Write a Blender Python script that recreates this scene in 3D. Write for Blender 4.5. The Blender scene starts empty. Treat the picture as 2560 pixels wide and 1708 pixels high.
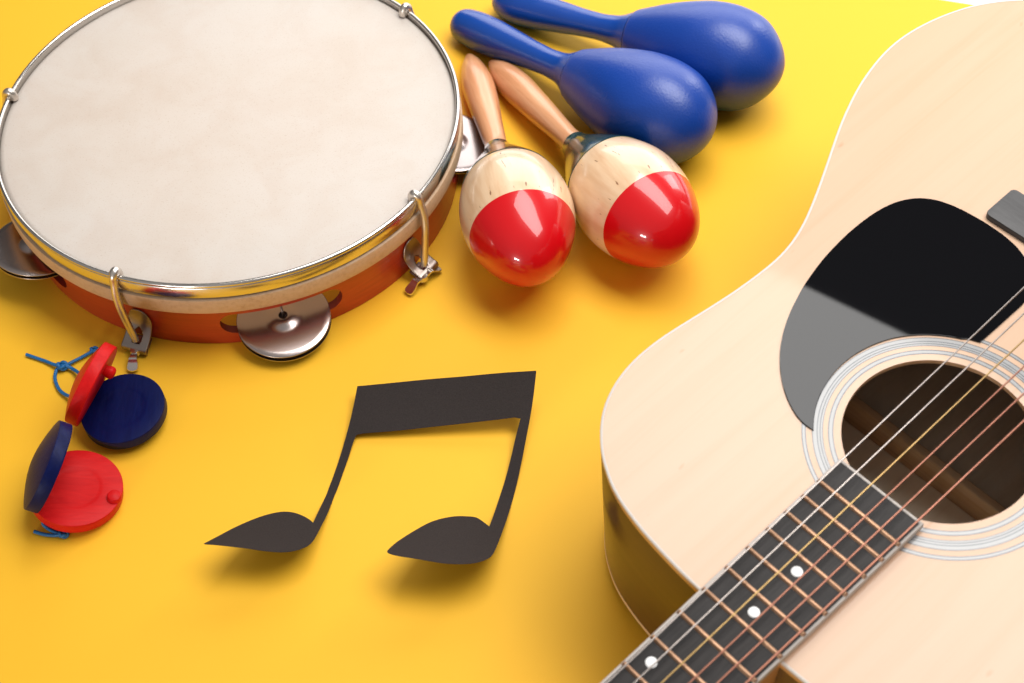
import bpy, bmesh, math, random
from mathutils import Vector, Matrix
from mathutils.geometry import delaunay_2d_cdt
random.seed(7)
S = bpy.context.scene
COL = S.collection
MM = 0.001

# ------------------------------------------------------------------ camera
F_PX, CXP, CYP = 3654.126, 1280.0, 854.0      # focal length and centre in photo pixels
PITCH, ROLL, CAM_H = math.radians(51.38545), math.radians(-2.37386), 755.0
_d = Vector((0, math.cos(PITCH), -math.sin(PITCH)))
_r = Vector((1, 0, 0)); _u = _r.cross(_d)
CR = _r * math.cos(ROLL) + _u * math.sin(ROLL)
CU = -_r * math.sin(ROLL) + _u * math.cos(ROLL)
CD = _d
CAM = Vector((0, 0, CAM_H))
cd = bpy.data.cameras.new('camera'); cam = bpy.data.objects.new('camera', cd); COL.objects.link(cam)
cam.matrix_world = Matrix(((CR.x, CU.x, -CD.x, 0), (CR.y, CU.y, -CD.y, 0), (CR.z, CU.z, -CD.z, CAM_H * MM), (0, 0, 0, 1)))
cd.sensor_width = 36.0; cd.lens = F_PX / 2560 * 36.0
cd.clip_start = 0.02; cd.clip_end = 60
cd.dof.use_dof = True; cd.dof.focus_distance = 0.91; cd.dof.aperture_fstop = 10
S.camera = cam

def ray(px, py):
    return CR * ((px - CXP) / F_PX) + CU * (-(py - CYP) / F_PX) + CD
def unproject(px, py, z):                     # photo pixel -> point (mm) at height z
    q = ray(px, py)
    return CAM + q * ((z - CAM_H) / q.z)

# ------------------------------------------------------------------ world and lamps
w = bpy.data.worlds.new('World'); S.world = w; w.use_nodes = True
w.node_tree.nodes['Background'].inputs[0].default_value = (1, 0.96, 0.92, 1)
_t = w.node_tree; _tc = _t.nodes.new('ShaderNodeTexCoord'); _dp = _t.nodes.new('ShaderNodeVectorMath'); _dp.operation = 'DOT_PRODUCT'
_dp.inputs[1].default_value = (-.35, -.55, .76); _mr = _t.nodes.new('ShaderNodeMapRange')      # added fill: background glow brightest from upper left front, dim elsewhere
for _i, _v in (('From Min', .15), ('From Max', .95), ('To Min', .07), ('To Max', .34)): _mr.inputs[_i].default_value = _v
_t.links.new(_tc.outputs['Generated'], _dp.inputs[0]); _t.links.new(_dp.outputs['Value'], _mr.inputs[0]); _t.links.new(_mr.outputs[0], _t.nodes['Background'].inputs[1])
def area(name, loc, aim, sx, sy, radiance, color=(1, 1, 1), long_axis=None, spread=180):
    l = bpy.data.lights.new(name, 'AREA'); l.shape = 'RECTANGLE'; l.size = sx * MM; l.size_y = sy * MM
    l.energy = radiance * math.pi * (sx * MM) * (sy * MM); l.color = color; l.spread = math.radians(spread)
    o = bpy.data.objects.new(name, l); COL.objects.link(o)
    z = (Vector(loc) - Vector(aim)).normalized()
    x = Vector(long_axis) if long_axis else Vector((0, 0, 1)).cross(z)
    x = (x - z * x.dot(z)).normalized(); y = z.cross(x)
    M = Matrix((x, y, z)).transposed().to_4x4(); M.translation = Vector(loc) * MM
    o.matrix_world = M
    return o
area('softbox_lamp', (473, 847, 1400), (473, 847, 0), 1460, 750, 8.0, (1, .98, .955), long_axis=(.79, -.62, 0))
area('back_panel_lamp', (820, 2150, 870), (820, 0, 870), 2500, 1340, 2.5, (1, .985, .975))
area('side_lamp', (1300, 1850, 820), (60, 650, 60), 380, 620, 5.0, (1, .985, .975))
area('front_lamp', (-760, -700, 250), (0, 620, 60), 300, 110, 48.0, (1, .98, .95))
S.view_settings.view_transform = 'Standard'; S.view_settings.look = 'None'
S.view_settings.exposure = 0.12; S.view_settings.gamma = 1.0
S.render.engine = 'CYCLES'
S.cycles.max_bounces = 8; S.cycles.glossy_bounces = 5; S.cycles.diffuse_bounces = 4
S.cycles.sample_clamp_indirect = 6; S.cycles.use_denoising = True
S.cycles.caustics_reflective = False; S.cycles.caustics_refractive = False

# ------------------------------------------------------------------ material helpers
def mat(name, color, rough=.5, metal=0., coat=0., coat_rough=.1, spec=.5):
    m = bpy.data.materials.new(name); m.use_nodes = True
    b = m.node_tree.nodes['Principled BSDF']
    b.inputs['Base Color'].default_value = (*color, 1); b.inputs['Roughness'].default_value = rough
    b.inputs['Metallic'].default_value = metal; b.inputs['Coat Weight'].default_value = coat
    b.inputs['Coat Roughness'].default_value = coat_rough; b.inputs['Specular IOR Level'].default_value = spec
    return m
class N:                                       # tiny node-graph helper
    def __init__(s, m): s.m = m; s.t = m.node_tree; s.b = s.t.nodes['Principled BSDF']
    def new(s, t, **kw):
        n = s.t.nodes.new(t)
        for k, v in kw.items(): setattr(n, k, v)
        return n
    def coords(s, scale=(1, 1, 1), out='Object', rot=(0, 0, 0)):
        tc = s.new('ShaderNodeTexCoord'); mp = s.new('ShaderNodeMapping')
        mp.inputs['Scale'].default_value = scale; mp.inputs['Rotation'].default_value = rot
        s.t.links.new(tc.outputs[out], mp.inputs[0]); return mp.outputs[0]
    def noise(s, vec, scale, detail=3, rough=.5, dist=0.):
        n = s.new('ShaderNodeTexNoise'); n.inputs['Scale'].default_value = scale
        n.inputs['Detail'].default_value = detail; n.inputs['Roughness'].default_value = rough
        n.inputs['Distortion'].default_value = dist
        s.t.links.new(vec, n.inputs['Vector']); return n.outputs['Fac']
    def ramp(s, fac, stops):
        r = s.new('ShaderNodeValToRGB'); e = r.color_ramp.elements
        while len(e) < len(stops): e.new(.5)
        for k, (p, c) in enumerate(stops): e[k].position = p; e[k].color = (*c, 1) if len(c) == 3 else c
        s.t.links.new(fac, r.inputs[0]); return r.outputs[0]
    def mix(s, fac, a, b, mode='MIX'):
        n = s.new('ShaderNodeMix', data_type='RGBA', blend_type=mode)
        for i, v in ((0, fac), (6, a), (7, b)):
            if isinstance(v, (int, float)): n.inputs[i].default_value = v
            elif isinstance(v, tuple): n.inputs[i].default_value = (*v, 1)
            else: s.t.links.new(v, n.inputs[i])
        return n.outputs[2]
    def color(s, o): s.t.links.new(o, s.b.inputs['Base Color'])
    def rough(s, fac, lo, hi):
        n = s.new('ShaderNodeMapRange'); n.inputs['To Min'].default_value = lo; n.inputs['To Max'].default_value = hi
        s.t.links.new(fac, n.inputs[0]); s.t.links.new(n.outputs[0], s.b.inputs['Roughness'])
    def bump(s, fac, strength, dist, prev=None):
        n = s.new('ShaderNodeBump'); n.inputs['Strength'].default_value = strength; n.inputs['Distance'].default_value = dist
        s.t.links.new(fac, n.inputs['Height'])
        if prev is not None: s.t.links.new(prev, n.inputs['Normal'])
        s.t.links.new(n.outputs[0], s.b.inputs['Normal']); return n.outputs[0]

# ------------------------------------------------------------------ materials
M = {}
m = mat('yellow paper', (.88, .45, .004), .6, spec=.28); n = N(m); c = n.coords()
f1 = n.noise(c, 900, 2); f2 = n.noise(c, 3.0, 3)
n.color(n.mix(f2, (.88, .472, .018), (.90, .495, .028))); n.bump(f1, .18, .0002); M['yellow'] = m
m = mat('white paper', (.85, .85, .85), .6); M['white'] = m
m = mat('drum skin', (.8, .74, .66), .42); n = N(m); c = n.coords()
f1 = n.noise(c, 9, 5, .6); f2 = n.noise(c, 900, 3, .7); f3 = n.noise(c, 26, 4, .7, .6)
a = n.ramp(f1, [(.25, (.71, .635, .55)), (.45, (.75, .69, .615)), (.62, (.765, .715, .65))])
b_ = n.ramp(f3, [(.36, (.80, .62, .50)), (.56, (1, 1, 1))]); a = n.mix(.14, a, b_, 'MULTIPLY')
sp = n.ramp(f2, [(.28, (.62, .50, .38)), (.42, (1, 1, 1))]); a = n.mix(.6, a, sp, 'MULTIPLY')
n.color(a); n.bump(f2, .15, .0002); n.rough(f3, .36, .55); M['skin'] = m
tr = n.new('ShaderNodeBsdfTranslucent'); tr.inputs[0].default_value = (.95, .72, .45, 1); ms = n.new('ShaderNodeMixShader'); ms.inputs[0].default_value = .22
out = n.t.nodes['Material Output']; n.t.links.new(n.b.outputs[0], ms.inputs[1]); n.t.links.new(tr.outputs[0], ms.inputs[2]); n.t.links.new(ms.outputs[0], out.inputs[0])
m = mat('hide collar', (.55, .37, .23), .55); n = N(m); c = n.coords()
f1 = n.noise(c, 300, 4, .7); f2 = n.noise(c, 40, 3)
a = n.ramp(f1, [(.25, (.32, .17, .08)), (.5, (.50, .32, .19)), (.75, (.58, .40, .26))])
n.color(n.mix(f2, a, (.62, .42, .26))); n.bump(f1, .4, .0004); M['collar'] = m
m = mat('orange red lacquer', (.46, .05, .012), .34, coat=.25, coat_rough=.3); n = N(m); c = n.coords((1, 1, 14))
f = n.noise(c, 30, 4, .6); n.color(n.ramp(f, [(.3, (.34, .024, .007)), (.7, (.43, .040, .010))])); n.bump(f, .12, .0003); M['frame'] = m
m = mat('cut wood edge', (.22, .015, .008), .5); M['slot'] = m
def metal(name, col, r0, r1, bump=.05):
    m = mat(name, col, r0, 1.0); n = N(m); c = n.coords(); f = n.noise(c, 120, 5, .7); f2 = n.noise(c, 25, 3)
    n.rough(f, r0, r1); n.color(n.mix(f2, col, tuple(x * .82 for x in col))); n.bump(f, bump, .0003); return m
M['chrome'] = metal('worn nickel', (.72, .68, .64), .12, .30)
M['rod'] = metal('plated rod', (.74, .68, .62), .28, .42)
M['steel'] = metal('dull steel', (.38, .32, .29), .22, .40)
M['cymbal'] = metal('tarnished steel', (.58, .50, .48), .2, .30, .04)
m = mat('blue plastic', (.0008, .045, .31), .34, spec=.65, coat=.0); n = N(m); c = n.coords()
f = n.noise(c, 620, 2, .5, .3); n.bump(f, .32, .0005); n.rough(f, .33, .39); M['blue_head'] = m
m = mat('ribbed blue plastic', (.0015, .055, .33), .24, spec=.75); n = N(m); c = n.coords((1, 1, 1))
wv = n.new('ShaderNodeTexWave', wave_type='BANDS', bands_direction='Z'); wv.inputs['Scale'].default_value = 170
wv.inputs['Distortion'].default_value = 1.0; wv.inputs['Detail'].default_value = 2; n.t.links.new(c, wv.inputs['Vector'])
n.bump(wv.outputs['Fac'], .16, .0003); M['blue_handle'] = m
def wood(name, c0, c1, c2, scale, rough, coat, coatr, flecks=None, bump=.05):
    m = mat(name, c1, rough, coat=coat, coat_rough=coatr); n = N(m); c = n.coords(scale)
    f = n.noise(c, 1, 5, .6, .4); a = n.ramp(f, [(.28, c0), (.5, c1), (.72, c2)])
    if flecks:
        c2_ = n.coords(flecks[0]); g = n.noise(c2_, 1, 2, .5)
        a = n.mix(flecks[3] if len(flecks) > 3 else .8, a, n.ramp(g, [(flecks[1], flecks[2]), (flecks[1] + .035, (1, 1, 1))]), 'MULTIPLY')
    n.color(a); n.bump(f, bump, .0003); return m
M['handle_wood'] = wood('varnished handle wood', (.50, .20, .08), (.68, .32, .155), (.76, .42, .23), (160, 160, 10), .32, .35, .15)
M['head_wood'] = wood('varnished pale wood', (.66, .40, .22), (.78, .55, .35), (.84, .65, .46), (55, 55, 9), .28, .7, .08,
                      ((420, 420, 60), .27, (.22, .10, .05)))
m = mat('red lacquer', (.60, .002, .006), .3, spec=.25, coat=.8, coat_rough=.06); n = N(m); c = n.coords((60, 60, 10)); f = n.noise(c, 1, 4)
n.bump(f, .06, .0005); M['red'] = m
m = mat('dark green lacquer', (.012, .05, .045), .18, coat=.8, coat_rough=.08); n = N(m); c = n.coords((70, 70, 20)); f = n.noise(c, 1, 4)
n.bump(f, .2, .0008); M['green'] = m
m = mat('black paper', (.042, .037, .036), .75, spec=.15); n = N(m); c = n.coords(); f = n.noise(c, 1500, 3, .7)
n.color(n.ramp(f, [(.3, (.022, .017, .016)), (.7, (.039, .031, .029))])); n.bump(f, .3, .0002); M['black_paper'] = m
def cast(name, lo, hi, rough):
    m = mat(name, lo, rough, coat=.0, coat_rough=.2, spec=.12); n = N(m); c = n.coords((90, 14, 90)); f = n.noise(c, 2, 5, .7, 1.2)
    n.color(n.ramp(f, [(.3, lo), (.7, hi)])); n.bump(f, .35, .0006); return m
M['cast_red'] = cast('red painted wood', (.50, .005, .007), (.64, .011, .011), .40)
M['cast_blue'] = cast('dark blue painted wood', (.001, .003, .042), (.003, .008, .07), .42)
m = mat('blue elastic', (.0, .10, .32), .45); n = N(m); c = n.coords((1, 1, 1)); f = n.noise(c, 2500, 2); n.bump(f, .5, .0003)
n.color(n.ramp(f, [(.35, (.0, .07, .24)), (.65, (.005, .17, .44))])); M['cord'] = m
# guitar
m = mat('maple soundboard', (.84, .60, .40), .46, coat=.35, coat_rough=.06, spec=.35); n = N(m)
c = n.coords((3.5, 85, 5)); f = n.noise(c, 1, 6, .6, .6); c2 = n.coords((2, 9, 2)); g = n.noise(c2, 1, 3, .5, .8)
a = n.ramp(f, [(.25, (.585, .385, .25)), (.5, (.625, .415, .28)), (.75, (.635, .43, .295))])
a = n.mix(.5, a, n.ramp(g, [(.3, (.97, .90, .82)), (.6, (1, 1, 1))]), 'MULTIPLY')
k = n.coords((38, 70, 10)); kn = n.noise(k, 1, 2, .5, .3); a = n.mix(.55, a, n.ramp(kn, [(.2, (.80, .45, .28)), (.27, (1, 1, 1))]), 'MULTIPLY')
n.color(a); n.bump(f, .02, .0002); M['top'] = m
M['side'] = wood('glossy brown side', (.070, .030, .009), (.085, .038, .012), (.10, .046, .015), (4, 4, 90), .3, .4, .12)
M['inside'] = wood('raw inside wood', (.78, .60, .42), (.86, .70, .52), (.88, .74, .58), (10, 90, 10), .7, 0, .1)
M['brace'] = wood('brace wood', (.48, .26, .11), (.68, .42, .22), (.78, .55, .34), (70, 5, 120), .6, 0, .1)
m = mat('ivory binding', (.62, .57, .52), .35); M['ivory'] = m
M['amber'] = mat('shade toned binding', (.52, .28, .10), .35, coat=.3)  # pale binding's side face, with shade and yellow bounce put into the colour
m = mat('amber binding', (.74, .50, .26), .3, coat=.4); M['cream'] = m
m = mat('grey inlay', (.07, .08, .09), .3, coat=.5, coat_rough=.05); M['inlay_dark'] = m
m = mat('pale inlay', (.31, .31, .31), .3, coat=.5, coat_rough=.05); M['inlay_pale'] = m
m = mat('black pickguard plastic', (.004, .004, .005), .5, coat=.60, coat_rough=.02, spec=.0); M['pick'] = m
def dark(name, lo, hi, sc, r):
    m = mat(name, lo, r); n = N(m); c = n.coords(sc); f = n.noise(c, 1, 6, .75, .4); n.color(n.ramp(f, [(.3, lo), (.7, hi)]))
    c3 = n.coords((40, 40, 40)); h = n.noise(c3, 1, 3, .6); n.rough(h, r - .12, r + .1); n.bump(f, .15, .0003); return m
M['board'] = dark('ebonised fretboard', (.012, .010, .010), (.036, .031, .029), (40, 420, 40), .56); M['board'].node_tree.nodes['Principled BSDF'].inputs['Specular IOR Level'].default_value = .22
M['bridge'] = dark('dark bridge wood', (.028, .027, .028), (.055, .053, .054), (420, 60, 60), .5)
M['fret'] = metal('copper toned fret', (.40, .235, .145), .34, .48)
M['dot'] = mat('pearl dot', (.86, .85, .84), .25, coat=.4)
M['neckwood'] = wood('amber neck wood', (.42, .20, .08), (.56, .29, .13), (.62, .35, .18), (8, 90, 30), .35, .4, .1)
M['s_plain'] = metal('plain steel string', (.44, .39, .36), .25, .35)
M['s_brass'] = metal('brass string', (.44, .29, .12), .28, .4)
M['s_copper'] = metal('copper wound string', (.36, .16, .11), .3, .45)
M['nut'] = mat('white nut', (.8, .78, .74), .4)

# ------------------------------------------------------------------ object helpers
def link(o, parent=None):
    COL.objects.link(o)
    if parent is not None: o.parent = parent
    return o
def empty(name, label, cat, group=None, mw=None):
    o = bpy.data.objects.new(name, None); o.empty_display_size = .02; link(o)
    if mw is not None: o.matrix_world = mw
    o['label'] = label; o['category'] = cat
    if group: o['group'] = group
    return o
def obj(name, bm, mats, parent=None, smooth=True, angle=40, local=None):
    me = bpy.data.meshes.new(name)
    bmesh.ops.recalc_face_normals(bm, faces=bm.faces)
    for v in bm.verts: v.co *= MM
    bm.to_mesh(me); bm.free()
    for mm_ in (mats if isinstance(mats, (list, tuple)) else [mats]): me.materials.append(mm_)
    if smooth:
        for p in me.polygons: p.use_smooth = True
        me.set_sharp_from_angle(angle=math.radians(angle))
    o = bpy.data.objects.new(name, me); link(o, parent)
    if local is not None: o.matrix_local = local
    return o
def lathe_bm(prof, seg=96, close=True):        # prof: (r, z, material of the band that follows)
    bm = bmesh.new(); rings = []
    for p in prof:
        r, z = p[0], p[1]
        if r < 1e-4: rings.append([bm.verts.new((0, 0, z))])
        else: rings.append([bm.verts.new((r * math.cos(2 * math.pi * k / seg), r * math.sin(2 * math.pi * k / seg), z)) for k in range(seg)])
    for i in range(len(rings) - 1):
        a, b = rings[i], rings[i + 1]; mi = prof[i][2] if len(prof[i]) > 2 else 0
        for k in range(seg):
            k2 = (k + 1) % seg
            if len(a) == 1 and len(b) == 1: continue
            if len(a) == 1: fc = bm.faces.new((a[0], b[k2], b[k]))
            elif len(b) == 1: fc = bm.faces.new((a[k], a[k2], b[0]))
            else: fc = bm.faces.new((a[k], a[k2], b[k2], b[k]))
            fc.material_index = mi
    return bm
def ring_bm(prof, seg=256):                    # closed cross-section (r, z) swept round the z axis
    bm = bmesh.new(); R = []
    for k in range(seg):
        a = 2 * math.pi * k / seg
        R.append([bm.verts.new((r * math.cos(a), r * math.sin(a), z)) for r, z in prof])
    n_ = len(prof)
    for k in range(seg):
        for i in range(n_):
            bm.faces.new((R[k][i], R[(k + 1) % seg][i], R[(k + 1) % seg][(i + 1) % n_], R[k][(i + 1) % n_]))
    return bm
def smooth_path(pts, n=8):
    P = [Vector(p) for p in pts]; out = []
    for i in range(len(P) - 1):
        p0 = P[max(i - 1, 0)]; p1 = P[i]; p2 = P[i + 1]; p3 = P[min(i + 2, len(P) - 1)]
        for j in range(n):
            t = j / n
            out.append(.5 * ((2 * p1) + (p2 - p0) * t + (2 * p0 - 5 * p1 + 4 * p2 - p3) * t * t + (3 * p1 - p0 - 3 * p2 + p3) * t ** 3))
    out.append(P[-1]); return out
def tube_bm(path, radius, seg=12, bm=None, rad_fn=None, caps=True):
    bm = bm or bmesh.new(); P = [Vector(p) for p in path]; prev = None; rings = []
    for i, p in enumerate(P):
        t = (P[min(i + 1, len(P) - 1)] - P[max(i - 1, 0)]).normalized()
        if prev is None: nrm = t.orthogonal().normalized()
        else: nrm = (prev - t * prev.dot(t)).normalized()
        prev = nrm; b = t.cross(nrm); r = rad_fn(i / (len(P) - 1)) if rad_fn else radius
        rings.append([bm.verts.new(p + (nrm * math.cos(2 * math.pi * k / seg) + b * math.sin(2 * math.pi * k / seg)) * r) for k in range(seg)])
    for i in range(len(rings) - 1):
        for k in range(seg):
            bm.faces.new((rings[i][k], rings[i][(k + 1) % seg], rings[i + 1][(k + 1) % seg], rings[i + 1][k]))
    if caps: bm.faces.new(rings[0][::-1]); bm.faces.new(rings[-1])
    return bm
def box_bm(x0, x1, y0, y1, z0, z1, bev=0., bm=None):
    b2 = bmesh.new(); bmesh.ops.create_cube(b2, size=1)
    for v in b2.verts: v.co = Vector(((x0 + x1) / 2 + v.co.x * (x1 - x0), (y0 + y1) / 2 + v.co.y * (y1 - y0), (z0 + z1) / 2 + v.co.z * (z1 - z0)))
    if bev: bmesh.ops.bevel(b2, geom=b2.edges[:], offset=bev, segments=3, affect='EDGES', profile=.6)
    if bm is None: return b2
    me = bpy.data.meshes.new('t'); b2.to_mesh(me); b2.free(); bm.from_mesh(me); bpy.data.meshes.remove(me); return bm
def prism_bm(loops, z0, z1, bev=0.):           # loops[0] outline, rest holes; flat faces by constrained triangulation
    pts = []; edges = []
    for L in loops:
        s = len(pts); pts += [Vector((p[0], p[1])) for p in L]; edges += [(s + i, s + (i + 1) % len(L)) for i in range(len(L))]
    vs, es, fs, _, _, _ = delaunay_2d_cdt(pts, edges, [], 2 if len(loops) > 1 else 1, 1e-5)
    def inside(p, L):
        c_ = False; j = len(L) - 1
        for i in range(len(L)):
            if (L[i][1] > p[1]) != (L[j][1] > p[1]) and p[0] < (L[j][0] - L[i][0]) * (p[1] - L[i][1]) / (L[j][1] - L[i][1]) + L[i][0]: c_ = not c_
            j = i
        return c_
    bm = bmesh.new(); top = [bm.verts.new((v[0], v[1], z1)) for v in vs]
    for f_ in fs:
        cx = sum(vs[i][0] for i in f_) / len(f_); cy = sum(vs[i][1] for i in f_) / len(f_)
        if inside((cx, cy), loops[0]) and not any(inside((cx, cy), h) for h in loops[1:]):
            bm.faces.new([top[i] for i in f_])
    bmesh.ops.delete(bm, geom=[v for v in bm.verts if not v.link_faces], context='VERTS')
    if abs(z1 - z0) > 1e-6:
        r = bmesh.ops.extrude_face_region(bm, geom=bm.faces[:])
        for v in [g for g in r['geom'] if isinstance(g, bmesh.types.BMVert)]: v.co.z = z0
    if bev:
        ed = [e for e in bm.edges if len(e.link_faces) == 2 and e.calc_face_angle(0) > .7 and all(abs(v.co.z - max(z0, z1)) < 1e-4 for v in e.verts)]
        bmesh.ops.bevel(bm, geom=ed, offset=bev, segments=2, affect='EDGES', profile=.6)
    return bm

# ------------------------------------------------------------------ the surface: yellow sheet on a white table
e0, ed_ = Vector((355, 936)), Vector((24, -8)).normalized()
pA = e0 - ed_ * 2200; pB = e0 + ed_ * 1300
bm = bmesh.new()
for q in [(pA.x, pA.y), (pB.x, pB.y), (1500, -900), (-1700, -900)]: bm.verts.new((q[0], q[1], 0))
bm.faces.new(bm.verts[:]); bmesh.ops.subdivide_edges(bm, edges=bm.edges[:], cuts=6, use_grid_fill=True)
o = obj('yellow_tabletop', bm, M['yellow'], smooth=False); o['kind'] = 'structure'
bm = bmesh.new()
for q in [(-4000, 5000), (5000, 5000), (5000, -3000), (-4000, -3000)]: bm.verts.new((q[0], q[1], -4))
bm.faces.new(bm.verts[:]); o = obj('white_tabletop', bm, M['white'], smooth=False); o['kind'] = 'structure'

# ------------------------------------------------------------------ maracas
FR = [.03, .08, .16, .25, .35, .42, .47, .52, .60, .68, .76, .84, .91, .965]
def herm(xs, ys, x):
    n_ = len(xs); m_ = []
    for i in range(n_):
        if i == 0: m_.append((ys[1] - ys[0]) / (xs[1] - xs[0]))
        elif i == n_ - 1: m_.append((ys[-1] - ys[-2]) / (xs[-1] - xs[-2]))
        else:
            h0, h1 = xs[i] - xs[i - 1], xs[i + 1] - xs[i]
            m_.append(((ys[i] - ys[i - 1]) / h0 * h1 + (ys[i + 1] - ys[i]) / h1 * h0) / (h0 + h1))
    i = 0
    while i < n_ - 2 and x > xs[i + 1]: i += 1
    h = xs[i + 1] - xs[i]; t = (x - xs[i]) / h
    return (2*t**3 - 3*t*t + 1) * ys[i] + (t**3 - 2*t*t + t) * h * m_[i] + (-2*t**3 + 3*t*t) * ys[i + 1] + (t**3 - t*t) * h * m_[i + 1]
def profile(rad, L, cuts, u0=0., u1=1., nn=110):
    xs = [0] + FR + [1]; ys = [0] + [r * r for r in rad] + [0]
    us = sorted(set([.5 - .5 * math.cos(math.pi * k / nn) for k in range(nn + 1)] + list(cuts)))
    return [(math.sqrt(max(herm(xs, ys, u), 0)), u * L, u) for u in us if u0 - 1e-9 <= u <= u1 + 1e-9]
def axis_matrix(A, B):
    A, B = Vector(A), Vector(B); z = (B - A).normalized(); x = Vector((0, 0, 1)).cross(z).normalized(); y = z.cross(x)
    Mx = Matrix((x, y, z)).transposed().to_4x4(); Mx.translation = A * MM; return Mx, (B - A).length
def maraca_blue(A, B, rad, label):
    mw, L = axis_matrix(A, B); root = empty('maraca', label, 'maraca', 'pair of blue plastic maracas', mw)
    g = .515; p = profile(rad, L, (g, g - .012, g - .004, g + .004, g + .014))
    hp = [(r, z) for r, z, u in p if u <= g - .003]
    r_g = hp[-1][0]; hp += [(r_g - 1.2, hp[-1][1] + .1), (0, hp[-1][1] + .1)]
    obj('handle', lathe_bm(hp), M['blue_handle'], root)
    q = [(r, z, u) for r, z, u in p if u >= g - .003]
    z0 = q[0][1]; r0 = q[0][0] + .9
    hd = [(0, z0), (r0 - .8, z0), (r0 - .15, z0 + .25), (r0 + .25, z0 + .9)] + [(r + .9 * max(0, 1 - (z - z0) / 14), z) for r, z, u in q if z > z0 + 1.6]
    obj('head', lathe_bm(hd), M['blue_head'], root)
    return root
def maraca_wood(A, B, rad, label, hc, ch, red):
    mw, L = axis_matrix(A, B); root = empty('maraca', label, 'maraca', 'pair of wooden maracas with red tips', mw)
    p = profile(rad, L, (hc, ch, red))
    hp = [(r, z) for r, z, u in p if u <= hc + .004]; hp += [(0, hp[-1][1])]
    obj('handle', lathe_bm(hp), M['handle_wood'], root)
    cp = [(r + .55, z) for r, z, u in p if hc <= u <= ch + .001]
    cp = [(cp[0][0] - 3, cp[0][1] - .0), (cp[0][0] - .25, cp[0][1] - .1)] + cp + [(cp[-1][0] - .5, cp[-1][1] + .3), (cp[-1][0] - 4, cp[-1][1] + .3)]
    obj('collar', lathe_bm(cp), M['green'], root)
    hd = [(r, z, 1 if u >= red - 1e-6 else 0) for r, z, u in p if u >= ch - .012]
    hd = [(0, hd[0][1] + 1, 0)] + hd
    obj('head', lathe_bm(hd, 128), [M['head_wood'], M['red']], root)
    return root
maraca_blue((-35.04, 920.44, 11.35), (142.66, 745.73, 45.5), [11.76, 14.59, 14.69, 12.93, 10.9, 10.7, 12.9, 19.4, 27.9, 33.9, 37.7, 37.8, 33.2, 22.1],
            'blue plastic maraca in front, lying between the other blue maraca and the wooden maracas')
maraca_blue((-3.59, 945.33, 10.16), (202.59, 805.52, 46.02), [9.9, 13.67, 14.22, 12.4, 10.5, 10.7, 13.17, 19.3, 28.0, 34.3, 38.4, 38.3, 33.3, 21.2],
            'blue plastic maraca farthest back, its handle cut by the top edge of the photo')
maraca_wood((-24.38, 887.03, 4.23), (16.11, 620.15, 49.54), [5.24, 9.23, 12.2, 11.7, 9.8, 8.7, 8.44, 12.42, 24.2, 34.7, 38.6, 36.6, 29.6, 20.2],
            'wooden maraca with red tip next to the tambourine, pointing straight to the viewer', .488, .66, .852)
maraca_wood((-7.72, 877.77, 4.93), (111.28, 636.79, 48.35), [5.57, 9.77, 12.2, 11.4, 9.9, 8.7, 8.62, 12.31, 23.8, 33.5, 38.4, 37.0, 30.8, 20.9],
            'wooden maraca with red tip touching the blue maraca, leaning to the right', .49, .665, .863)

# ------------------------------------------------------------------ tambourine
TC = Vector((-190.92, 768.09, 0)); TR = 161.4
tam = empty('tambourine', 'large orange red tambourine with cream drum skin, metal hoop and steel jingles', 'tambourine', None, Matrix.Translation(TC * MM))
JAZ = [-74.6, -148.0, 2.0, 70.0, 141.5]
JAZ[2] = 3.5
def wedge(az): return Matrix.Rotation(math.radians(az), 4, 'Z')
# wooden frame with five slots cut by a boolean
frame = obj('frame', ring_bm([(150.6, 0.6), (151.2, 0), (156.0, 0), (156.8, 0.7), (157.0, 20), (157.0, 58), (150.6, 58)], 320), M['frame'], tam, angle=30)
cb = bmesh.new()
for az in JAZ:
    h0, h1, hw = 10.5, 29.5, 41.0; rr = (h1 - h0) / 2; L = []
    for k in range(17): a = -math.pi / 2 + math.pi * k / 16; L.append((hw - rr + rr * math.cos(a), (h0 + h1) / 2 + rr * math.sin(a)))
    for k in range(17): a = math.pi / 2 + math.pi * k / 16; L.append((-hw + rr + rr * math.cos(a), (h0 + h1) / 2 + rr * math.sin(a)))
    Rz = wedge(az)
    a_ = [cb.verts.new(Rz @ Vector((132, t, z))) for t, z in L]; b_ = [cb.verts.new(Rz @ Vector((176, t, z))) for t, z in L]
    cb.faces.new(a_[::-1]); cb.faces.new(b_)
    for k in range(len(L)): cb.faces.new((a_[k], a_[(k + 1) % len(L)], b_[(k + 1) % len(L)], b_[k]))
cut = obj('cutter', cb, M['slot'], None, smooth=False); cut.location = TC * MM
frame.data.materials.append(M['slot'])
md = frame.modifiers.new('b', 'BOOLEAN'); md.operation = 'DIFFERENCE'; md.object = cut; md.solver = 'EXACT'; md.material_mode = 'TRANSFER'
bpy.context.view_layer.update()
nm = bpy.data.meshes.new_from_object(frame.evaluated_get(bpy.context.evaluated_depsgraph_get()))
frame.modifiers.clear(); frame.data = nm; bpy.data.objects.remove(cut)
nm.set_sharp_from_angle(angle=math.radians(30))
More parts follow.
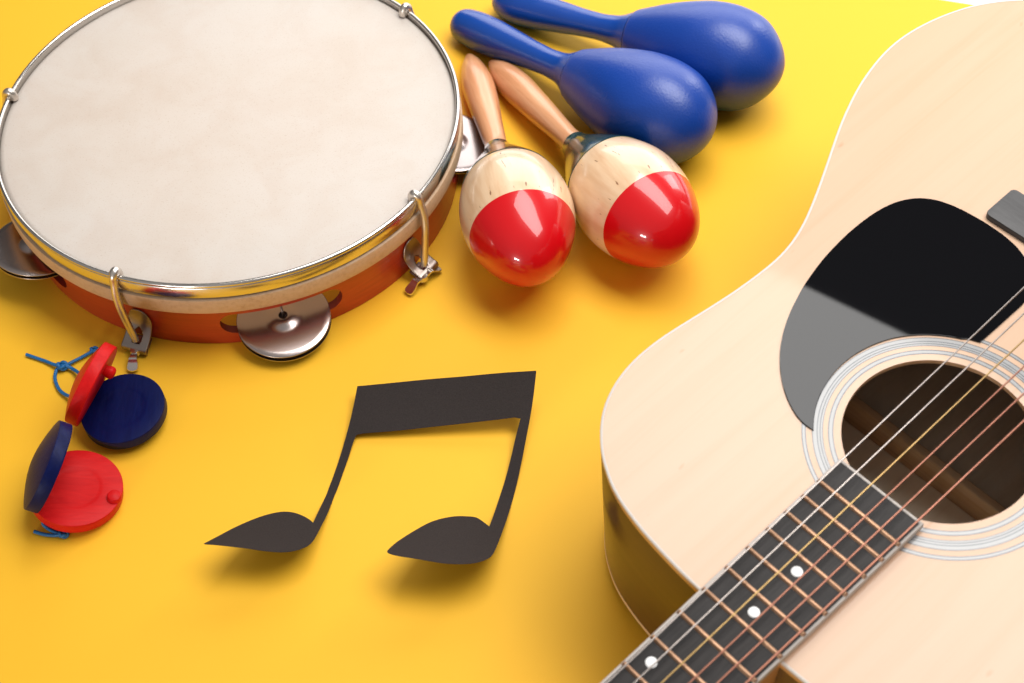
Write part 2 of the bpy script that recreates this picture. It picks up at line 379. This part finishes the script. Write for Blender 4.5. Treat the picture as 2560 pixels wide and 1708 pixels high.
# skin, its hide collar and the metal hoop
bm = lathe_bm([(0, 58.6), (60, 58.65), (120, 58.8), (148, 59.0), (155, 59.3), (157.2, 59.2), (158.6, 58.0), (158.6, 50)], 320)
obj('drum_skin', bm, M['skin'], tam)
obj('skin_collar', ring_bm([(158.0, 50.9), (161.0, 50.7), (162.2, 50.2), (162.6, 49), (162.6, 39.5), (162.2, 38), (161.0, 37.2), (157.6, 37.0)], 320), M['collar'], tam)
bead = [(160.0 + 1.65 * math.cos(a), 62.6 + 1.65 * math.sin(a)) for a in [math.radians(x) for x in range(-60, 221, 20)]]
obj('hoop', ring_bm(bead + [(158.7, 61), (158.8, 52.3), (160.8, 52.0), (161.3, 52.4), (161.35, 60.6)], 320), M['chrome'], tam, angle=50)

def jingle(az, tilt, spin, dz=0., gap=4.4):
    j = bpy.data.objects.new('jingle', None); j.empty_display_size = .01; link(j, tam)
    j.matrix_local = wedge(az) @ Matrix.Translation(Vector((153.6, 0, 14.6 + dz)) * MM)
    def plate(zz, t, name, flip):
        pr = []
        for k in range(0, 41):
            r = 3.0 + (31.0 - 3.0) * k / 40
            u_ = min(1, max(0, (r - 4) / 9.0)); z = 2.3 * (1 - u_ * u_ * (3 - 2 * u_)) + .3 * (1 - (r / 31) ** 2) + (.7 * max(0, (r - 27) / 4) ** 2 * -1)
            pr.append((r, z * flip))
        th = .7
        prof = [(3.0, pr[0][1] - th)] + [(r, z) for r, z in pr] + [(31.15, pr[-1][1] - th * .5), (31.0, pr[-1][1] - th)] + [(r, z - th) for r, z in pr[::-1]]
        return obj(name, lathe_bm(prof, 96), M['cymbal'], j, angle=60,
                   local=Matrix.Translation(Vector((0, 0, zz)) * MM) @ Matrix.Rotation(math.radians(spin), 4, 'Z') @ Matrix.Rotation(math.radians(t), 4, Vector((0, 1, 0))))
    plate(0, tilt, 'cymbal', 1); plate(-gap, tilt + 1.2 * gap / 4.4, 'cymbal', -.6)
    obj('pin', tube_bm([(0, 0, -4), (0, 0, 19)], .8), M['steel'], j)
    return j
jingle(JAZ[0], 6.5, 0); jingle(JAZ[1], -9, 0, 9.5); jingle(JAZ[2], 11, 0, 3.5, 3.0); jingle(JAZ[3], 8, 0); jingle(JAZ[4], 8, 5)

def hook(az, lean):                            # claw over the hoop, rod down to a folded bracket, wing nut below
    h = bpy.data.objects.new('tension_hook', None); h.empty_display_size = .01; link(h, tam)
    h.matrix_local = wedge(az)
    path = smooth_path([(157.4, 0, 59.8), (157.1, 0, 63.4), (159.2, 0, 66.4), (162.4, 0, 64.4), (163.6, 0, 59.5), (166.4, lean * .12, 50), (168.4, lean * .5, 36), (168.2, lean, 10)], 8)
    def rf(t): return 3.1 - .6 * min(1, max(0, (t - .34) / .15)) if t > .05 else 2.3
    obj('rod', tube_bm(path, 2, 14, rad_fn=rf), M['rod'], h)
    # bracket: a bent strip, rounded where it lies on the frame
    prof = smooth_path([(157.6, 0, 29), (158.0, 0, 22), (160.0, 0, 16), (164.5, 0, 11), (169.5, 0, 8.0), (172.4, 0, 6.6), (173.0, 0, 5.0), (172.4, 0, 2.6), (168.5, 0, 1.8), (159, 0, 2.4)], 10)
    bm = bmesh.new(); rows = []; NT = 26; n_ = len(prof)
    for i, p in enumerate(prof):
        t = i / (n_ - 1); hw = 8.2 * min(1, math.sqrt(max(0, 1 - (1 - min(t / .2, 1)) ** 2)) + .02); hw *= 1 + .12 * math.sin(math.pi * t)
        hw *= 1 - .35 * max(0, (t - .8) / .2)
        rows.append([bm.verts.new((p.x, lean + hw * (k / NT * 2 - 1), p.z)) for k in range(NT + 1)])
    for i in range(n_ - 1):
        for k in range(NT):
            bx = (rows[i][k].co + rows[i + 1][k + 1].co) / 2
            if bx.z > 8 and ((bx.x - 165.8) / 4.9) ** 2 + ((bx.y - lean) / 3.6) ** 2 < 1: continue      # slot the rod passes through
            bm.faces.new((rows[i][k], rows[i + 1][k], rows[i + 1][k + 1], rows[i][k + 1]))
    b = obj('bracket', bm, M['steel'], h); sm = b.modifiers.new('s', 'SOLIDIFY'); sm.thickness = 1.1 * MM; sm.offset = 0
    bm = bmesh.new(); pts = []
    for k in range(0, 60): a = k * .7; pts.append((168 + .0 + k * .045, lean, 6.5 - k * .075))
    tube_bm(pts, 1.7, 14, bm, rad_fn=lambda t: 1.55 + .25 * math.sin(t * 60))
    obj('screw', bm, M['steel'], h)
    return h
def wing_nut(h, pos, ang, drop, sc=1.):
    bm = bmesh.new()
    r = bmesh.ops.create_cone(bm, cap_ends=True, segments=20, radius1=3.6, radius2=3.0, depth=3.4)
    for v in bm.verts: v.co.z += 1.5
    for sgn in (-1, 1):
        pth = smooth_path([(2.2 * sgn, 0, 1.6), (7 * sgn, 0, 3.0), (12.5 * sgn * sc, 0, 1.6 - drop * .5), (18.5 * sgn * sc, 0, -drop)], 6); n_ = len(pth); rows = []
        for i, p in enumerate(pth):
            t = i / (n_ - 1); hw = (2.0 + 2.2 * t) * (1 if t < .8 else math.sqrt(max(0.02, 1 - ((t - .8) / .2) ** 2)))
            th = 1.5 - .5 * t
            rows.append([bm.verts.new((p.x, hw * cx, p.z + th * cz)) for cx, cz in ((-1, -.5), (-.9, .5), (.9, .5), (1, -.5))])
        for i in range(n_ - 1):
            for k in range(4): bm.faces.new((rows[i][k], rows[i + 1][k], rows[i + 1][(k + 1) % 4], rows[i][(k + 1) % 4]))
        bm.faces.new(rows[0]); bm.faces.new(rows[-1])
    return obj('wing_nut', bm, M['chrome'], h, angle=50, local=Matrix.Translation(Vector(pos) * MM) @ Matrix.Rotation(math.radians(ang), 4, 'Z'))
hA = hook(-111.5, 5.5); wing_nut(hA, (173.5, 6.5, 3.2), 20, .6, .82)
hB = hook(-34.7, -9.0); wing_nut(hB, (171.5, -15.5, 4.4), 80, 2.0, .85)
hC = hook(40.0, 3.0); wing_nut(hC, (172.5, 3, 4.2), 60, 1)
hD = hook(170.5, 3.0); wing_nut(hD, (172.5, 3, 4.2), 20, 1)
hE = hook(106.0, 3.0); wing_nut(hE, (172.5, 3, 4.2), 90, 1)

# ------------------------------------------------------------------ castanets
def shell_bm(R=27.3, recess=14.5, side=7.8, dome=6.2):
    p = [(0, -.5), (recess - 1.5, -.45), (recess - .4, -.3), (recess + .6, -.1), (recess + 1.8, 0), (R - .7, 0), (R - .25, -.12), (R - .03, -.45), (R, -1.0), (R, -side + .5), (R - .25, -side)]
    for k in range(1, 17):
        t = k / 16; r = (R - .25) * (1 - t); p.append((r, -side - dome * (1 - (r / R) ** 1.7)))
    return lathe_bm(p, 96)
def shell(root, c, nrm, R, material, peg=None, hole=False):
    z = Vector(nrm).normalized(); x = Vector((0, 0, 1)).cross(z)
    x = x.normalized() if x.length > .1 else Vector((1, 0, 0)); y = z.cross(x)
    Mx = Matrix((x, y, z)).transposed().to_4x4(); Mx.translation = Vector(c) * MM
    o = obj('shell', shell_bm(R), material, root); o.matrix_local = root.matrix_world.inverted() @ Mx
    if peg is not None:
        q = Mx.inverted() @ (Vector(peg[:3]) * MM) / MM; q.z = 0
        ph = peg[3]; pr_ = peg[4]
        pp = [(pr_, -.5), (pr_ * .97, ph * .55), (pr_ * .86, ph * .85), (pr_ * .6, ph), (0, ph * 1.04)] if peg[5] else \
             [(pr_ * .8, -.5), (pr_ * .85, ph * .2), (pr_, ph * .5), (pr_ * .93, ph * .75), (pr_ * .7, ph * .93), (pr_ * .35, ph), (0, ph * 1.01)]
        obj('peg', lathe_bm(pp, 40), material, o, local=Matrix.Translation(q * MM))
    if hole:
        obj('string_hole', lathe_bm([(0, .2), (2.6, .2), (3.4, 0), (3.4, -1)], 32), M['hole'], o,
            local=Matrix.Translation(Vector(hole) * MM) @ Matrix.Rotation(math.radians(180), 4, 'X'))
    return o
M['hole'] = mat('dark hole', (.003, .003, .006), .6)
def zp(x, y, z): return unproject(x / 2.7042, 820 + y / 2.7042, z)
def ctube(root, name, pts, r=1.15, n=8):
    inv = root.matrix_world.inverted()
    P = [inv @ (Vector(p) * MM) / MM for p in smooth_path(pts, n)]
    return obj(name, tube_bm(P, r, 12), M['cord'], root)
def knot(root, c, r, ax=(1, .4, 0)):
    inv = root.matrix_world.inverted(); c = Vector(c); bm = bmesh.new(); pts = []
    for k in range(41):
        a = 2 * math.pi * k / 40 * 2
        pts.append(inv @ ((c + Vector((r * math.cos(a) * (1 + .35 * math.cos(1.5 * a)), r * .8 * math.sin(a), r * .55 * math.sin(1.5 * a)))) * MM) / MM)
    tube_bm(pts, 1.15, 10, bm)
    return obj('cord_knot', bm, M['cord'], root)
c1 = empty('castanets', 'castanet pair beside the tambourine clamp, red shell propped open over a blue one', 'castanets', 'castanets tied with blue elastic', Matrix.Translation(Vector((-252, 555, 0)) * MM))
shell(c1, (-247.5, 551.5, 14), (-.062, -.029, 1), 26.6, M['cast_blue'])
eR = (CAM - Vector((-261.7, 559.6, 26))).normalized()
cR = Vector((-261.7, 559.6, 26)) + eR * 6
shell(c1, cR, (.868, -.281, -.409), 27.6, M['cast_red'], peg=(*unproject(765 / 2.7042, 820 + 310 / 2.7042, 36), 6.5, 4.2, False))
ctube(c1, 'cord', [zp(178, 180, 1.6), zp(300, 222, 1.6), zp(415, 258, 3.2), zp(520, 215, 2.4), zp(600, 172, 2.6), zp(634, 150, 3.0)])
ctube(c1, 'cord', [zp(620, 400, 14), zp(565, 335, 8), zp(500, 282, 3.0), zp(430, 252, 4.2), zp(385, 282, 2.0), zp(372, 345, 1.6), zp(400, 415, 2.0), zp(450, 455, 3.0), zp(510, 468, 7), zp(580, 480, 12)])
knot(c1, zp(420, 256, 3.4), 2.6); knot(c1, zp(637, 149, 2.6), 1.7)
c2 = empty('castanets', 'lower castanet pair, dark blue shell propped open over a flat red one', 'castanets', 'castanets tied with blue elastic', Matrix.Translation(Vector((-271, 496, 0)) * MM))
shell(c2, (-267.8, 492.8, 14), (.205, .011, 1), 27.6, M['cast_red'], peg=(-244.9, 487.2, 10, 3.4, 4.4, True))
eB = (CAM - Vector((-278.7, 498.8, 26))).normalized()
cB = Vector((-278.7, 498.8, 26)) + eB * 5
shell(c2, cB, (.842, -.084, -.532), 28.2, M['cast_blue'], hole=(0, -13, -12.0))
ctube(c2, 'cord', [zp(232, 1376, 1.6), zp(300, 1396, 1.6), zp(370, 1402, 1.8), zp(428, 1394, 2.6)])
ctube(c2, 'cord', [zp(330, 1300, 6), zp(292, 1320, 5), zp(320, 1352, 3), zp(380, 1384, 2.2), zp(436, 1400, 2.4)])
knot(c2, zp(430, 1394, 2.4), 1.9)
ctube(c2, 'cord', [zp(232, 985, 22), zp(205, 1010, 15), zp(184, 1055, 9), zp(187, 1090, 9), zp(215, 1115, 14)], .9)

# ------------------------------------------------------------------ black paper music note
NOTE = [(510.6,1358.6),(547,1339.5),(585.2,1319.4),(623.5,1302.2),(656,1290.1),(686.6,1282.1),(709.6,1279.2),(732.5,1281.1),(755.5,1288.8),(772.7,1298.3),(782.6,1307),
 (795.6,1279.2),(814.8,1240),(822.2,1220),(836.5,1182),(851.8,1136.2),(865.2,1090.3),(876.7,1046.3),(886.3,1002.3),(893.3,965.5),(970.4,958.3),(1066,948.7),(1160,941),(1251.3,932.5),(1340.8,926.8),
 (1335.5,976.5),(1327.8,1030.1),(1316.3,1091.3),(1306,1145),(1294.3,1200),(1280.5,1253.6),(1265.2,1303.3),(1249.9,1345.4),(1236.5,1377.9),(1227,1391.3),(1213.6,1399.9),(1192.5,1406.6),(1165.7,1410),(1131.3,1410),(1102.6,1407.6),(1073.9,1402.8),(1035.6,1396.1),(997.4,1390.3),(974.4,1384.6),(967.7,1379.8),
 (971.6,1373.1),(989.7,1356.9),(1016.5,1338.7),(1045.2,1321.5),(1070.1,1308.1),(1093,1299.5),(1112.2,1294.7),(1140.9,1290.5),(1169.6,1290.9),(1190.6,1293.7),(1207.8,1304.3),(1223.1,1316.3),
 (1234.6,1286.1),(1249.9,1240.2),(1262.8,1200),(1278.1,1141),(1289.6,1091.3),(1299.1,1055),(1301.4,1046.3),(1285.7,1043.5),(1232.2,1050.2),(1155.6,1058.8),(1060,1069.3),(989.6,1076.9),(907.3,1083.6),(890.1,1088.3),
 (882.4,1107.5),(871,1143.8),(855.6,1187.8),(844.2,1220),(835.8,1240),(818.6,1284),(803.3,1314.6),(786.1,1347.1),(772.7,1362.4),(753.6,1372),(728.7,1378.7),(700,1380.6),(661.7,1377.7),(623.5,1372),(575.6,1366.3),(537.4,1362.4),(511.6,1360.5)]
CORN = {0, 10, 19, 24, 56, 63, 64, 70}
def dense(L):
    out = []; n_ = len(L)
    for i in range(n_):
        p1, p2 = Vector(L[i]), Vector(L[(i + 1) % n_])
        p0 = Vector(L[i - 1]) if i not in CORN else p1 - (p2 - p1) * .0
        p3 = Vector(L[(i + 2) % n_]) if ((i + 1) % n_) not in CORN else p2
        k_ = max(2, int((p2 - p1).length / 6))
        for j in range(k_):
            t = j / k_
            out.append(.5 * ((2 * p1) + (p2 - p0) * t + (2 * p0 - 5 * p1 + 4 * p2 - p3) * t * t + (3 * p1 - p0 - 3 * p2 + p3) * t ** 3))
    return out
def note_z(x, y):
    a = max(0., (y - 1235) * .9 + ((820 if x < 905 else 1250) - x) * .25) / 188
    z1 = 28 * a ** 1.5
    u = min(1., max(0., (x - 860) / 440)); y0 = 1200 + 60 * u; top = 965 - 38 * u
    b = max(0., (y0 - y) / (y0 - top)); z2 = (9 + 15 * u) * b ** 1.7
    return .5 + z1 + z2
bl = dense(NOTE)
def pin(p, L):
    c_ = False; j = len(L) - 1
    for i in range(len(L)):
        if (L[i][1] > p[1]) != (L[j][1] > p[1]) and p[0] < (L[j][0] - L[i][0]) * (p[1] - L[i][1]) / (L[j][1] - L[i][1]) + L[i][0]: c_ = not c_
        j = i
    return c_
pts = [Vector((p[0], p[1])) for p in bl]; ne = len(pts)
for gx in range(515, 1345, 10):
    for gy in range(925, 1415, 10):
        if pin((gx, gy), bl) and min((p - Vector((gx, gy))).length for p in pts[:ne]) > 4: pts.append(Vector((gx, gy)))
vs, es, fs, _, _, _ = delaunay_2d_cdt(pts, [(i, (i + 1) % ne) for i in range(ne)], [], 1, 1e-4)
bm = bmesh.new(); V = [bm.verts.new(unproject(v[0], v[1], note_z(v[0], v[1]) + .3)) for v in vs]
W = [bm.verts.new(v.co - Vector((0, 0, .3))) for v in V]
for f_ in fs: bm.faces.new([V[i] for i in f_]); bm.faces.new([W[i] for i in reversed(f_)])
for e in [e for e in bm.edges if len(e.link_faces) == 1 and e.verts[0] in set(V)]:
    a, b = [V.index(x) for x in e.verts]; bm.faces.new((V[a], V[b], W[b], W[a]))
nc = sum((v.co for v in V), Vector()) / len(V); nc.z = 0
for v in V + W: v.co -= nc
o = obj('paper_note', bm, M['black_paper'], angle=50); o.location = nc * MM
o['label'] = 'curled music note cut from black paper, lying in the middle of the yellow surface'; o['category'] = 'paper note'

# ------------------------------------------------------------------ guitar (local frame: x toward the nut, y = -w, z up from the soundboard)
AX = Vector((-0.7606578, -0.6461093, -0.0627894)); PR = Vector((-0.6474911, 0.7620698, 0.0022115)); NZ = Vector((-0.046421, -0.0423378, 0.9980244))
SADDLE = Vector((323.65, 512.79, 145.364)); FRH = 7.335          # fret tops stand 7.3 mm above the soundboard
BASE = 118.0
O_ = SADDLE - NZ * (FRH + BASE)
GM = Matrix((AX, -PR, NZ)).transposed().to_4x4(); GM.translation = O_ * MM
gt = empty('guitar', 'pale wooden acoustic guitar lying on its back, with black pickguard and copper frets', 'guitar', None, GM)
UP = Matrix.Translation((0, 0, BASE * MM))
def g(name, bm, mats, parent=gt, smooth=True, angle=40, loc=None):
    return obj(name, bm, mats, parent, smooth, angle, (UP if loc is None else loc) if parent is gt else loc)
HALF = [(289.6,0),(289.3,15),(289.0,28.9),(288.4,41.2),(287.5,52.6),(286.3,64.5),(285,73.8),(283.2,82.8),(281,91.5),(278,99.8),(274,107.6),(269.2,115.6),(263.5,122.6),(257,129.2),(250,134.8),(242,139.4),(232,143.5),(221,146.2),(210,147.4),(197.7,147.4),(186,146.4),(173,144.6),(160,142.8),(146,141.1),(132,139.9),(117,139.3),(104,139.6),(90.6,141.8),(77,146),(64,151.5),(50,158),(35,165.5),(17,174.6),(5,180.6),(-8,186.4),(-20,191.2),(-32,195.5),(-47,199.6),(-62,202.6),(-76,203.9),(-91,203.4),(-109,200.2),(-126,194.9),(-140,188.5),(-153,179.8),(-165,169),(-178,153),(-190,134),(-200,111),(-208,84),(-213,56),(-215.6,28),(-216.3,0)]
full = [(a, -b) for a, b in HALF] + [(a, b) for a, b in HALF[-2:0:-1]]
def closed_smooth(L, sub=3, it=3):
    n_ = len(L); P = []
    for i in range(n_):
        p0, p1, p2, p3 = [Vector(L[(i + k) % n_]) for k in (-1, 0, 1, 2)]
        for j in range(sub):
            t = j / sub
            P.append(.5 * ((2 * p1) + (p2 - p0) * t + (2 * p0 - 5 * p1 + 4 * p2 - p3) * t * t + (3 * p1 - p0 - 3 * p2 + p3) * t ** 3))
    for _ in range(it): P = [(P[i - 1] + P[i] * 2 + P[(i + 1) % len(P)]) / 4 for i in range(len(P))]
    return P
OUT = closed_smooth(full)
def offset(L, d):
    n_ = len(L); out = []; ar = sum(L[i - 1].x * L[i].y - L[i].x * L[i - 1].y for i in range(n_)); sg = 1 if ar > 0 else -1
    for i in range(n_):
        t = (L[(i + 1) % n_] - L[i - 1]).normalized(); out.append(L[i] + Vector((t.y, -t.x)) * d * sg)
    return out
def dep(s_): return 112.3 + (289 - s_) * (25.0 / 505)
HC = Vector((138.78, -.6)); HR = 49.7
def circle(r, n_=160, c=HC): return [(c.x + r * math.cos(2 * math.pi * k / n_), c.y + r * math.sin(2 * math.pi * k / n_)) for k in range(n_)]
bm = bmesh.new(); ra = [bm.verts.new((*p, -.15)) for p in circle(HR - .03)]; rb = [bm.verts.new((*p, -2.85)) for p in circle(HR - .03)]
for k in range(160): bm.faces.new((ra[k], rb[k], rb[(k + 1) % 160], ra[(k + 1) % 160]))
g('sound_hole_edge', bm, M['neckwood'])
g('soundboard', prism_bm([offset(OUT, -1.3), circle(HR)], -2.8, 0, 0), M['top'], angle=30)
def band(name, outer, inner, ztop, zbot, mats, bev=.35):
    bm = bmesh.new(); n_ = len(outer); R = []
    for i in range(n_):
        o1, i1 = outer[i], inner[i]; zt = ztop(o1.x); zb = zbot(o1.x); q = (i1 - o1).normalized() * bev
        R.append([bm.verts.new((p[0], p[1], z)) for p, z in ((o1, zb), (o1, zt - bev), (o1 + q, zt), (i1, zt), (i1, zb))])
    for i in range(n_):
        j = (i + 1) % n_
        for k in range(5): bm.faces.new((R[i][k], R[j][k], R[j][(k + 1) % 5], R[i][(k + 1) % 5]))
    return g(name, bm, mats, angle=50)
band('top_binding', offset(OUT, .2), offset(OUT, -1.25), lambda x: .12, lambda x: -1.5, M['ivory'])
band('binding_shaded_side', offset(OUT, .15), offset(OUT, -1.5), lambda x: -1.55, lambda x: -5.0, M['amber'], .05)  # lower side of the binding, shade painted in as amber
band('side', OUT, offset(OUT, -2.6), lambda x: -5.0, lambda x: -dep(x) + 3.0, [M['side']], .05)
band('back_binding', offset(OUT, .25), offset(OUT, -3), lambda x: -dep(x) + 3.0, lambda x: -dep(x), M['cream'])
bi = [(p.x, p.y) for p in offset(OUT, -2.0)]
pts = [Vector(p) for p in bi]; ne = len(pts)
for gx in range(-205, 285, 18):
    for gy in range(-200, 201, 18):
        if pin((gx, gy), bi) and min((p - Vector((gx, gy))).length for p in pts[:ne]) > 9: pts.append(Vector((gx, gy)))
vs, es, fs, _, _, _ = delaunay_2d_cdt(pts, [(i, (i + 1) % ne) for i in range(ne)], [], 1, 1e-4)
bm = bmesh.new()
def arch(x, y):
    d_ = min(1, (min((Vector((x, y)) - p).length for p in OUT)) / 110.0); return 7.0 * (1 - (1 - d_) ** 2)
A_ = [bm.verts.new((v[0], v[1], -dep(v[0]) + 2.6)) for v in vs]
B_ = [bm.verts.new((v[0], v[1], -dep(v[0]) + .4 - arch(v[0], v[1]))) for v in vs]
for f_ in fs:
    f1 = bm.faces.new([A_[i] for i in f_]); f1.material_index = 1
    bm.faces.new([B_[i] for i in reversed(f_)])
bk = g('back', bm, [M['side'], M['inside']], angle=60)
b_ = box_bm(90, 95.6, -118, 118, -dep(93) + 2.4, -96, 1.6); g('back_brace', b_, M['brace'])
# rosette: flush inlay rings
bm = bmesh.new()
def annulus(r0, r1, mi, z, n_=256):
    a = [bm.verts.new((*p, z)) for p in circle(r0, n_)]; b = [bm.verts.new((*p, z)) for p in circle(r1, n_)]
    for k in range(n_): bm.faces.new((a[k], b[k], b[(k + 1) % n_], a[(k + 1) % n_])).material_index = mi
for r0, r1, mi in [(69.5, 70.1, 0), (68.3, 69.5, 1), (67.7, 68.3, 0), (64.2, 64.7, 0), (62.3, 64.2, 1), (61.7, 62.3, 0), (60.8, 61.7, 1), (60.2, 60.8, 0), (59.4, 60.2, 1), (59.0, 59.4, 0), (55.9, 56.5, 0), (54.3, 55.9, 1), (53.7, 54.3, 0)]:
    annulus(r0, r1, mi, .07)
g('rosette', bm, [M['inlay_dark'], M['inlay_pale']], smooth=False)
# pickguard
PG = [(180.4,49),(181,54.4),(179.4,62.6),(174.2,73.4),(166.4,83.8),(158.2,91.9),(149.8,98.3),(140.6,103.8),(130.5,108.6),(121.5,112.0),(112,115.2),(100.2,118.1),(88.2,120.4),(72.7,122.1),(58.8,122.6),(44,121.8),(31.7,119.4),(23.5,115.8),(16.6,110.6),(11,102.5),(7.8,92.3),(6.4,81.9),(5.8,70.5),(6.4,58),(8.6,48),(11.8,40.5),(17,32),(26,25.2),(37.3,22.9),(50,22.8),(62,22.9),(75.5,23.2)]
P = []
for i in range(len(PG) - 1):
    p0, p1, p2, p3 = [Vector(PG[max(0, min(len(PG) - 1, i + k))]) for k in (-1, 0, 1, 2)]
    for j in range(5):
        t = j / 5; P.append(.5 * ((2 * p1) + (p2 - p0) * t + (2 * p0 - 5 * p1 + 4 * p2 - p3) * t * t + (3 * p1 - p0 - 3 * p2 + p3) * t ** 3))
P.append(Vector(PG[-1])); P = [(p.x, -p.y) for p in P]
hcw = Vector((138.78, -.6)); v0 = Vector(P[-1]) - hcw; v1 = Vector(P[0]) - hcw
a0 = math.atan2(v0.y, v0.x); a1 = math.atan2(v1.y, v1.x)
if a0 < 0: a0 += 2 * math.pi
if a1 < 0: a1 += 2 * math.pi
for k in range(1, 40):
    a = a0 + (a1 - a0) * k / 40; rr = v0.length + (v1.length - v0.length) * k / 40; rr = min(rr, 66.0) if 2 < k < 38 else rr
    P.append((hcw.x + rr * math.cos(a), hcw.y + rr * math.sin(a)))
g('pickguard', prism_bm([P], .1, .95, .22), M['pick'], smooth=False)
# bridge
rr_ = []
for cx, cy, a0_ in ((-.8, 72.8, 0), (-20.8, 72.8, 90), (-20.8, -72.8, 180), (-.8, -72.8, 270)):
    for k in range(9):
        a = math.radians(a0_ + 90 * k / 8); rr_.append(Vector((cx + 3.2 * math.cos(a), cy + 3.2 * math.sin(a))))
bm = prism_bm([rr_], 0, 4.0, .5)
br = g('bridge', bm, M['bridge'], angle=30)
g('bridge_belly', box_bm(-22, 1.6, -40, 40, 3.9, 8.0, 1.2), M['bridge'])
g('saddle', box_bm(-1.6, 1.2, -37, 37, 7.9, 11.2, .5), M['nut'])
for k in range(6):
    y = -26.5 + k * 10.6; bm = lathe_bm([(0, 4), (3.0, 3.4), (3.6, 2.0), (3.2, .4), (2.4, -.5)], 32)
    g('bridge_pin', bm, M['nut'], loc=UP @ Matrix.Translation(Vector((-13, y, 8)) * MM))
# neck extension, fretboard, binding, frets, markers
FB0, FB1 = 187.0, 650.0
def hw(s_): return 26.5 - max(0, s_ - 187) * .0085
ZF = FRH - 1.0
def board(x0, x1, ins, z0, z1, bm=None):
    bm = bmesh.new(); n_ = 24
    rows = []
    for k in range(n_ + 1):
        x = x0 + (x1 - x0) * k / n_; h = hw(x) - ins
        rows.append([bm.verts.new((x, y, z)) for y, z in ((-h, z0), (-h, z1), (h, z1), (h, z0))])
    for k in range(n_):
        for q in range(4): bm.faces.new((rows[k][q], rows[k + 1][q], rows[k + 1][(q + 1) % 4], rows[k][(q + 1) % 4]))
    bm.faces.new(rows[0]); bm.faces.new(rows[-1]); return bm
g('neck_extension', board(188.2, 289, .9, .02, 2.2), M['neckwood'], angle=30)
fb = g('fretboard', board(FB0 + 1.5, FB1, 1.5, 2.2, ZF), M['board'], angle=30)
bm = bmesh.new()
def strip(bm, pa, pb, wid, z0, z1, side):
    n_ = 30; rows = []
    for k in range(n_ + 1):
        x = pa + (pb - pa) * k / n_; h = hw(x); q = random.uniform(-.12, .12) if 0 < k < n_ else 0
        rows.append([bm.verts.new((x, side * y, z)) for y, z in ((h - wid, z1), (h - .3, z1), (h, z1 - .3), (h + q * .6, z0), (h - wid, z0))])
    for k in range(n_):
        for q in range(5): bm.faces.new((rows[k][q], rows[k + 1][q], rows[k + 1][(q + 1) % 5], rows[k][(q + 1) % 5]))
    bm.faces.new(rows[0]); bm.faces.new(rows[-1])
strip(bm, FB0, FB1, 1.45, 2.1, ZF + .03, 1); strip(bm, FB0, FB1, 1.45, 2.1, ZF + .03, -1)
box_bm(FB0, FB0 + 1.45, -hw(FB0) + 1.4, hw(FB0) - 1.4, 2.1, ZF + .03, .2, bm)
M['dull_ivory'] = mat('dull ivory strip', (.42, .37, .33), .4)
g('fretboard_binding', bm, M['dull_ivory'], parent=fb, angle=40)
def fs_(n_): return 650 * 2 ** (-n_ / 12)
fret0 = None
for n_ in range(20, 0, -1):
    x = fs_(n_); h = hw(x) - .5; sec = [(-1.3, -.3), (-1.25, .25), (-.85, .75), (0, 1.0), (.85, .75), (1.25, .25), (1.3, -.3)]
    bm = bmesh.new(); rows = []
    for y, sc_ in ((-h, .35), (-h + .9, 1), (h - .9, 1), (h, .35)):
        rows.append([bm.verts.new((x + a, y, ZF + (z if z < 0 else z * sc_))) for a, z in sec])
    for i in range(3):
        for k in range(6): bm.faces.new((rows[i][k], rows[i][k + 1], rows[i + 1][k + 1], rows[i + 1][k]))
    bm.faces.new(rows[0]); bm.faces.new(rows[-1]); g('fret', bm, M['fret'], parent=fb, angle=60)
for n_, ys in ((17, (0,)), (15, (0,)), (12, (-16, 16)), (9, (0,)), (7, (0,)), (5, (0,)), (3, (0,))):
    x = (fs_(n_) + fs_(n_ - 1)) / 2
    for y in ys:
        g('fret_marker', lathe_bm([(0, .16), (2.6, .14), (2.85, .05), (2.85, -.4)], 40), M['dot'], parent=fb, loc=Matrix.Translation(Vector((x, y + .5, ZF)) * MM))
# neck: D-shaped, with a heel
bm = bmesh.new(); rows = []
for k in range(41):
    t = k / 40; x = 289.4 + (660 - 289.4) * t; h = hw(x) - .35; heel = math.exp(-((x - 289.4) / 22.0) ** 2)
    dd = 21 - 4 * t + 72 * heel; row = []
    for q in range(17):
        a = math.pi * q / 16; yy = math.cos(a); zz = math.sin(a) ** (.8 if heel < .3 else .6)
        row.append(bm.verts.new((x, h * yy * (1 - .35 * heel * math.sin(a)), 2.1 - dd * zz)))
    rows.append(row)
for k in range(40):
    for q in range(16): bm.faces.new((rows[k][q], rows[k + 1][q], rows[k + 1][q + 1], rows[k][q + 1]))
    bm.faces.new((rows[k][0], rows[k][16], rows[k + 1][16], rows[k + 1][0]))
bm.faces.new(rows[0]); bm.faces.new(rows[-1])
g('neck', bm, M['neckwood'])
g('nut', box_bm(650, 656, -22, 22, 2.2, ZF + 2.0, .4), M['nut'])
# strings
for k in range(6):
    y0 = -27.2 + k * 10.75 ; y1 = -18.2 + k * 7.2
    y0 = (k - 2.5) * 10.6 + .3; y1 = (k - 2.5) * 7.3 + .4
    r = (.42, .44, .46, .46, .5, .58)[k]; mt = ('s_plain', 's_plain', 's_brass', 's_copper', 's_copper', 's_copper')[k]
    a = Vector((0, y0, FRH + 4.6)); b = Vector((652, y1, FRH + .2))
    g('string', tube_bm([Vector((-13, y0, 8.0)), Vector((-4, y0, FRH + 3.4)), a + (b - a) * 0, a + (b - a) * .33, a + (b - a) * .66, b], r, 10), M[mt])
bpy.context.view_layer.update()
